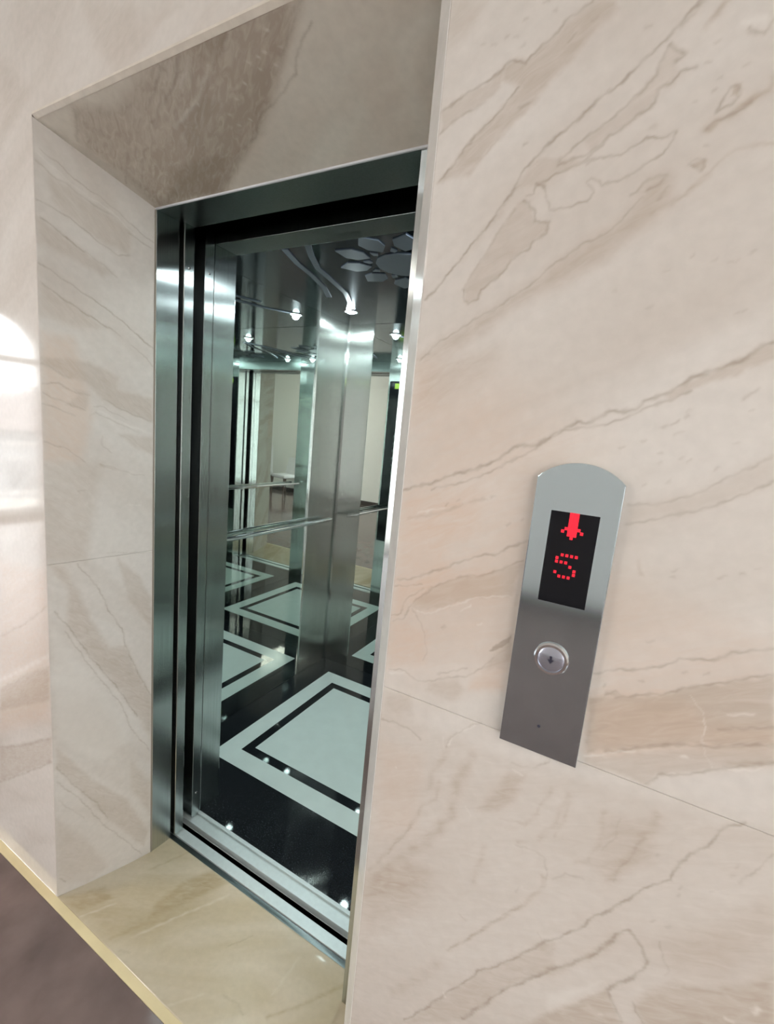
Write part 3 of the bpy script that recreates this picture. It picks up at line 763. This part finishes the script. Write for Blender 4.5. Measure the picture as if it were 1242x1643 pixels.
# sill: front nosing, tread, and groove
mb = MB(); mb.box(-.2, 1.05, YS-.001, YS+.019, ZB-.03, ZB-.004, .001); mb.build('sill_nosing', STEELDK, dr)
mb = MB(); mb.box(-.2, 1.05, YS+.021, .444, ZB-.03, ZB, .001); mb.build('sill', ALU, dr)
# landing door leaf slid to the left, seen edge on
lf = MB().box(-.80, XB+.009, .398, .437, ZB+.006, HB+.03, .002).build('door_leaf', STEEL, dr)
for z in (2.085,):
    MB().lathe([(.0045, 0), (.0045, .0015), (.003, .0028)], (XB+.0085, .418, z), axis=0, n=12).build('screw', CHROME, lf, smooth=True)

# dark shaft around the car
mb = MB()
mb.box(-.95, -.93, .30, 2.25, -.6, 2.9); mb.box(1.30, 1.32, .30, 2.25, -.6, 2.9); mb.box(-.95, 1.32, 2.25, 2.27, -.6, 2.9)
mb.box(-.95, 1.32, .30, 2.27, 2.9, 2.92); mb.box(-.95, 1.32, .30, 2.27, -.62, -.6)
mb.box(-.95, -.05, .29, .304, -.6, 2.9); mb.box(1.05, 1.32, .29, .304, -.6, 2.9); mb.box(-.95, 1.32, .29, .304, HB+.12, 2.9); mb.box(-.95, 1.32, .304, .38, -.6, -.13)
mb.build('wall_shaft', SHAFT, kind='structure', label='dark lift shaft behind the doorway')

# ------------------------------------------------------------------ lift car
CB = (.335, 1.30, ZB)
car = empty('elevator_car', CB, label='mirrored lift car with black and white inlaid stone floor', cat='elevator')
def cp(mb, name, mat, parent=None, **k): return mb.build(name, mat, parent or car, CB, **k)
sill = cp(MB().box(-.2, 1.05, .479, .517, ZB-.03, ZB, .001).box(-.2, 1.05, .527, .541, ZB-.03, ZB, .001).box(-.2, 1.05, .516, .528, ZB-.03, ZB-.008), 'car_sill', ALU)
leaf = cp(MB().box(-.80, .043, .490, .530, ZB+.006, 2.24, .002), 'car_door_leaf', STEEL)
for z in (2.10, .045): cp(MB().lathe([(.0045, 0), (.0045, .0015), (.003, .0028)], (.0428, .51, z), axis=0, n=12), 'screw', CHROME, leaf, smooth=True)
fl = cp(MB().box(LW, RW, .541, BW, ZB-.03, ZB-.0006), 'floor_slab', GRANITE)
fx0, fx1, fy0, fy1 = -.213, .883, .812, 1.826
b1, b2 = .103, .152
def frame_strips(x0, x1, y0, y1, w, name, mat):
    m4 = [[(x0, y0), (x1, y0), (x1-w, y0+w), (x0+w, y0+w)], [(x1, y0), (x1, y1), (x1-w, y1-w), (x1-w, y0+w)],
          [(x1, y1), (x0, y1), (x0+w, y1-w), (x1-w, y1-w)], [(x0, y1), (x0, y0), (x0+w, y0+w), (x0+w, y1-w)]]
    for po in m4: cp(MB().prism(po, 2, ZB-.01, ZB), name, mat)
frame_strips(fx0, fx1, fy0, fy1, b1-.0004, 'border_strip', WHITESTONE)
frame_strips(fx0+b1, fx1-b1, fy0+b1, fy1-b1, b2-b1, 'line_strip', GRANITE)
cp(MB().box(fx0+b2+.0004, fx1-b2-.0004, fy0+b2+.0004, fy1-b2-.0004, ZB-.01, ZB), 'centre_panel', WHITESTONE)
# walls: mirrors between steel corner columns
MW = .02
CY, CX0, CX1 = 1.665, -.160, .83
mz0, mz1 = ZB, CZ
cp(MB().box(LW-MW, LW, CF, CY, mz0, mz1, .001), 'mirror_panel', MIRROR)
cp(MB().box(RW, RW+MW, CF, CY, mz0, mz1, .001), 'mirror_panel', MIRROR)
cp(MB().box(CX0, CX1, BW, BW+MW, mz0, mz1, .001), 'mirror_panel', MIRROR)
t = .006
for sx in (-1, 1):
    if sx < 0: po = [(LW-.015, CY), (LW+t, CY), (LW+t, BW-t-.018), (LW+t+.005, BW-t-.005), (LW+t+.018, BW-t), (CX0, BW-t), (CX0, BW+.015), (LW-.015, BW+.015)]
    else: po = [(RW+.015, BW+.015), (CX1, BW+.015), (CX1, BW-t), (RW-t-.018, BW-t), (RW-t-.005, BW-t-.005), (RW-t, BW-t-.018), (RW-t, CY), (RW+.015, CY)]
    cp(MB().prism(po, 2, ZB, CZ), 'corner_column', COLSTEEL)
# front returns and transom
ret = cp(MB().box(LW-MW, .032, .541, CF, ZB, CZ, .0015), 'front_return', STEEL)
cp(MB().box(.945, RW+MW, .541, CF, ZB, CZ, .0015), 'front_return', STEEL)
cp(MB().box(.032, .945, .541, CF, 2.207, CZ, .0015), 'transom', STEELDK)
# control panel on the inside of the left return
op = cp(MB().box(-.31, .012, CF, CF+.012, .55, 2.12, .003), 'control_panel', SCREEN)
cp(MB().box(-.25, -.045, CF+.012, CF+.0135, 2.05, 2.10), 'display', YGREEN, op)
for i in range(6):
    for j in range(2):
        cp(MB().lathe([(.014, 0), (.014, .004), (.011, .006)], (-.20+.11*j, CF+.012, 1.25+.07*i), axis=1, n=16), 'button', CHROME, op, smooth=True)
# handrails
for wx, sx in ((LW, 1), (RW, -1)):
    x = wx+sx*.05
    r = cp(MB().tube([(x, .74, 1.005), (x, 1.86, 1.005)], .013, 16), 'handrail', CHROME, smooth=True)
    for y in (.95, 1.55):
        cp(MB().tube([(wx+sx*.001, y, .985), (x, y, .995)], .007, 10), 'bracket', CHROME, r, smooth=True)
# ceiling: black mirror steel with a floral ornament of frosted pieces
cp(MB().box(LW, RW, CF, BW, CZ, CZ+.03), 'ceiling_panel', BLKMIR)
fc = (.487, 1.112); fz = CZ; S = .90
def band(pts, w, name):
    m = MB(); P = [Vector((*p, 0)) for p in pts]; L_ = []
    for i_ in range(len(P)):
        d = (P[min(i_+1, len(P)-1)]-P[max(i_-1, 0)]).normalized(); nrm = Vector((-d.y, d.x, 0))*w/2
        L_.append((P[i_]+nrm, P[i_]-nrm))
    for (a0, a1), (b0, b1_) in zip(L_, L_[1:]):
        q = [(v.x, v.y) for v in (a0, a1, b1_, b0)]
        m.hexa([(*v, fz-.004) for v in q]+[(*v, fz-.0002) for v in q])
    cp(m, name, PETAL)
curve = [(.205, .83), (.15, .92), (.086, 1.05), (.05, 1.22), (.013, 1.38), (-.06, 1.53), (-.16, 1.66)]
curve2 = [(.08, .84), (.03, .98), (.0, 1.12), (-.05, 1.28), (-.12, 1.42)]
for cv_ in (curve, curve2):
    band(cv_, .026, 'ornament_band'); band([(2*fc[0]-x_, y_) for x_, y_ in cv_], .026, 'ornament_band')
cp(MB().prism([(fc[0]+.135*S*math.cos(2*math.pi*k/14), fc[1]+.135*S*math.sin(2*math.pi*k/14)) for k in range(14)], 2, fz-.004, fz-.0002), 'flower_centre', PETAL)
for k in range(10):
    a = 2*math.pi*(k+.25)/10
    def pr(r_, da): return (fc[0]+r_*S*math.cos(a+da), fc[1]+r_*S*math.sin(a+da))
    po = [pr(.165, 0), pr(.215, .22), pr(.27, .20), pr(.325, 0), pr(.27, -.20), pr(.215, -.22)]
    cp(MB().prism(po, 2, fz-.004, fz-.0002), 'petal', PETAL)
    a += math.pi/10
    po = [pr(.148, 0), pr(.163, .10), pr(.192, 0), pr(.163, -.10)]
    cp(MB().prism(po, 2, fz-.004, fz-.0002), 'petal', PETAL)
# downlights
for x, y in ((-.157, 1.69), (-.145, .79), (.87, .77), (.83, 1.69)):
    d = cp(MB().lathe([(.044, .0), (.044, -.004), (.038, -.006), (.036, -.003), (.036, 0)], (x, y, CZ), n=24), 'downlight', CHROME, smooth=True)
    cp(MB().lathe([(.034, -.001), (.031, -.004), (.014, -.006)], (x, y, CZ), n=24), 'lens', LENS, d, smooth=True)
    l = bpy.data.lights.new('downlight_lamp', 'POINT'); l.energy = CAR_LIGHT; l.color = (.82, .98, 1.0)
    l.shadow_soft_size = .021
    lo = bpy.data.objects.new('downlight_lamp', l); col.objects.link(lo); lo.parent = d; lo.location = (x-CB[0], y-CB[1], CZ-.010-CB[2])

# ------------------------------------------------------------------ call panel on the marble
KB = (1.3868, 0, 1.1655)
call = empty('call_panel', KB, label='brushed steel lift call panel with red number five on marble wall', cat='call panel')
def kp(mb, name, mat, parent=None, **k): return mb.build(name, mat, parent or call, KB, **k)
kx0, kx1, kz0, kzs, kza = 1.3325, 1.4415, 1.1655, 1.566, 1.589
YF = -.014
top = []
R_ = ((kx1-kx0)**2/4+(kza-kzs)**2)/(2*(kza-kzs)); zc = kza-R_; xc = (kx0+kx1)/2
th = math.asin((kx1-kx0)/2/R_)
for k in range(17):
    a = -th+2*th*k/16; top.append((xc+R_*math.sin(a), zc+R_*math.cos(a)))
outline = [(kx0, kz0), (kx1, kz0)]+top[::-1]
face = kp(MB().prism(outline, 1, YF, -.0002, .0012), 'faceplate', FACE)
dx0, dx1, dz0, dz1 = 1.3570, 1.4185, 1.3945, 1.5225
disp = kp(MB().box(dx0, dx1, YF-.0012, YF+.002, dz0, dz1, .0006), 'display', SCREEN, label='black display window')
# red dot matrix: arrow and figure five
ARROW = ['..###..', '..###..', '..###..', '..###..', '..###..', '.#####.', '#.###.#', '..###..', '...#...']
FIVE = ['.####', '#....', '###..', '...#.', '....#', '#...#', '.###.']
def dots(rows, x0, z1, px, pz, r, name, label):
    m = MB()
    for j, row in enumerate(rows):
        for i, c in enumerate(row):
            if c == '#':
                x, z = x0+i*px, z1-j*pz
                m.box(x-r, x+r, YF-.0020, YF-.0008, z-r*1.05, z+r*1.05)
    kp(m, name, LED, disp, label=label)
dots(ARROW, 1.3755, 1.5205, .0040, .0040, .00195, 'lit_arrow', 'red lit arrow pointing down')
dots(FIVE, 1.3738, 1.4640, .0060, .0050, .0018, 'lit_digit', 'red lit figure 5')
bt = kp(MB().lathe([(.0235, 0), (.0235, .003), (.0215, .0055), (.0185, .0055), (.0180, .0035)], (1.3870, YF, 1.3140), axis=1, sign=-1, n=40), 'button_ring', CHROME, smooth=True)
kp(MB().lathe([(.0178, .001), (.0178, .0042), (.015, .0052), (.0005, .0056)], (1.3870, YF, 1.3140), axis=1, sign=-1, n=40), 'button', BTN, bt, smooth=True)
kp(MB().prism([(1.3855, 1.3195), (1.3885, 1.3195), (1.3885, 1.3145), (1.3915, 1.3145), (1.3870, 1.3085), (1.3825, 1.3145), (1.3855, 1.3145)], 1, YF-.0062, YF-.005), 'arrow_mark', INK, bt, label='small dark down arrow')
kp(MB().lathe([(.0022, 0), (.0022, .0006)], (1.3850, YF, 1.2080), axis=1, sign=-1, n=14), 'key_hole', INK)

# ------------------------------------------------------------------ added ceiling fill panels, then things seen in the mirrors and the polished stone
def ceiling_panel(x, y, sx, sy, label):
    b = (x, y, HT); r = empty('added_ceiling_light', b, label=label, cat='added ceiling light', group='added fill panels on the hall ceiling')
    MB().box(x-sx/2-.015, x+sx/2+.015, y-sy/2-.015, y-sy/2, HT-.03, HT).box(x-sx/2-.015, x+sx/2+.015, y+sy/2, y+sy/2+.015, HT-.03, HT).box(x-sx/2-.015, x-sx/2, y-sy/2, y+sy/2, HT-.03, HT).box(x+sx/2, x+sx/2+.015, y-sy/2, y+sy/2, HT-.03, HT).build('frame', FRAMEW, r, b)
    MB().box(x-sx/2, x+sx/2, y-sy/2, y+sy/2, HT-.022, HT-.012).build('diffuser', PANELLIT, r, b)  # added, unseen fill light for the hall
ceiling_panel(-1.9, -2.4, .62, 1.22, 'added fill panel on the ceiling left of the lift')
ceiling_panel(4.4, -2.4, .62, 1.22, 'added fill panel on the ceiling right of the lift')

def chair(loc, rz, label, h=.98):
    r = empty('dining_chair', loc, label=label, cat='chair', group='white chairs by the far wall'); r.rotation_euler[2] = rz
    MB().box(-.23, .23, -.22, .22, .41, .49, .025).build('seat', FABRIC, r, smooth=True)
    m = MB(); m.hexa([(-.22, .17, .46), (.22, .17, .46), (.22, .235, .46), (-.22, .235, .46), (-.19, .25, h), (.19, .25, h), (.19, .30, h), (-.19, .30, h)])
    bmesh.ops.bevel(m.bm, geom=m.bm.edges[:], offset=.02, segments=3, affect='EDGES'); m.build('backrest', FABRIC, r, smooth=True)
    for sx in (-1, 1):
        for sy in (-1, 1): MB().tube([(sx*.2, sy*.19, .42), (sx*.22, sy*.22, 0)], [.02, .014], 10).build('leg', WOODDK, r, smooth=True)
    return r
chair((-3.55, -3.55, 0), 2.6, 'white upholstered chair with tall back by the far wall', 1.12)
chair((-2.95, -3.70, 0), 3.3, 'white upholstered chair with low back by the far wall', .88)
b = (-3.35, -3.05, 0)
st = empty('storage_box', b, label='blue lidded storage box on the floor by the chairs', cat='box')
MB().box(-3.50, -3.20, -3.20, -2.92, 0, .26, .015).build('body', BLUEB, st, b, smooth=True)
MB().box(-3.51, -3.19, -3.21, -2.91, .26, .29, .008).build('lid', BLUEB, st, b, smooth=True)

# ------------------------------------------------------------------ outside the arched windows
mb = MB(); mb.box(-7.6, -6.2, -4.2, -.2, -.2, -.02); mb.build('floor_balcony', CONCRETE, kind='structure', label='pale balcony floor outside the end window')
rl = empty('balcony_railing', (-7.4, -2.2, -.02), label='white metal balcony railing outside the arched end window', cat='railing')
B_ = (-7.4, -2.2, -.02)
MB().box(-7.43, -7.37, -4.1, -.3, .90, .95, .006).build('top_rail', PAINTW, rl, B_)
MB().box(-7.42, -7.38, -4.1, -.3, .08, .12, .006).build('bottom_rail', PAINTW, rl, B_)
for k in range(33):
    y = -4.05+k*.115
    MB().tube([(-7.4, y, .1 if k % 8 else -.02), (-7.4, y, .91)], .011 if k % 8 else .024, 8).build('baluster' if k % 8 else 'post', PAINTW, rl, B_)
def house(loc, sx, sy, h, label):
    r = empty('house', loc, label=label, cat='building', group='pale houses beyond the balcony')
    x, y, z = loc
    MB().box(x-sx/2, x+sx/2, y-sy/2, y+sy/2, z, z+h).build('wall', HOUSE, r, loc)
    MB().prism([(y-sy/2-.4, z+h), (y+sy/2+.4, z+h), (y, z+h+1.6)], 0, x-sx/2-.4, x+sx/2+.4).build('roof', ROOFM, r, loc)
    k = 0
    while -sy/2+1.2+k*2.2 < sy/2-.6:
        yy = y-sy/2+1.2+k*2.2
        for zz in np.arange(z+1.0, z+h-1.4, 3.0):
            w_ = MB().box(x+sx/2-.02, x+sx/2+.05, yy-.5, yy+.5, zz, zz+1.4).build('window_frame', PAINTW, r, loc)
            MB().box(x+sx/2+.05, x+sx/2+.06, yy-.43, yy+.43, zz+.07, zz+1.33).build('pane', WINGLASS, w_)
            w_.children[0].location = (-loc[0], -loc[1], -loc[2])
        k += 1
house((-24, -9, -12), 8, 10, 12.5, 'pale house with grey roof, nearer one beyond the balcony')
house((-30, -22, -12), 8, 9, 14.5, 'pale house with grey roof, taller one beyond the balcony')
mb = MB(); mb.box(-70, 70, -70, 70, -12.2, -12.0); mb.build('floor_outside', CONCRETE, kind='structure', label='pale street level far below the windows')
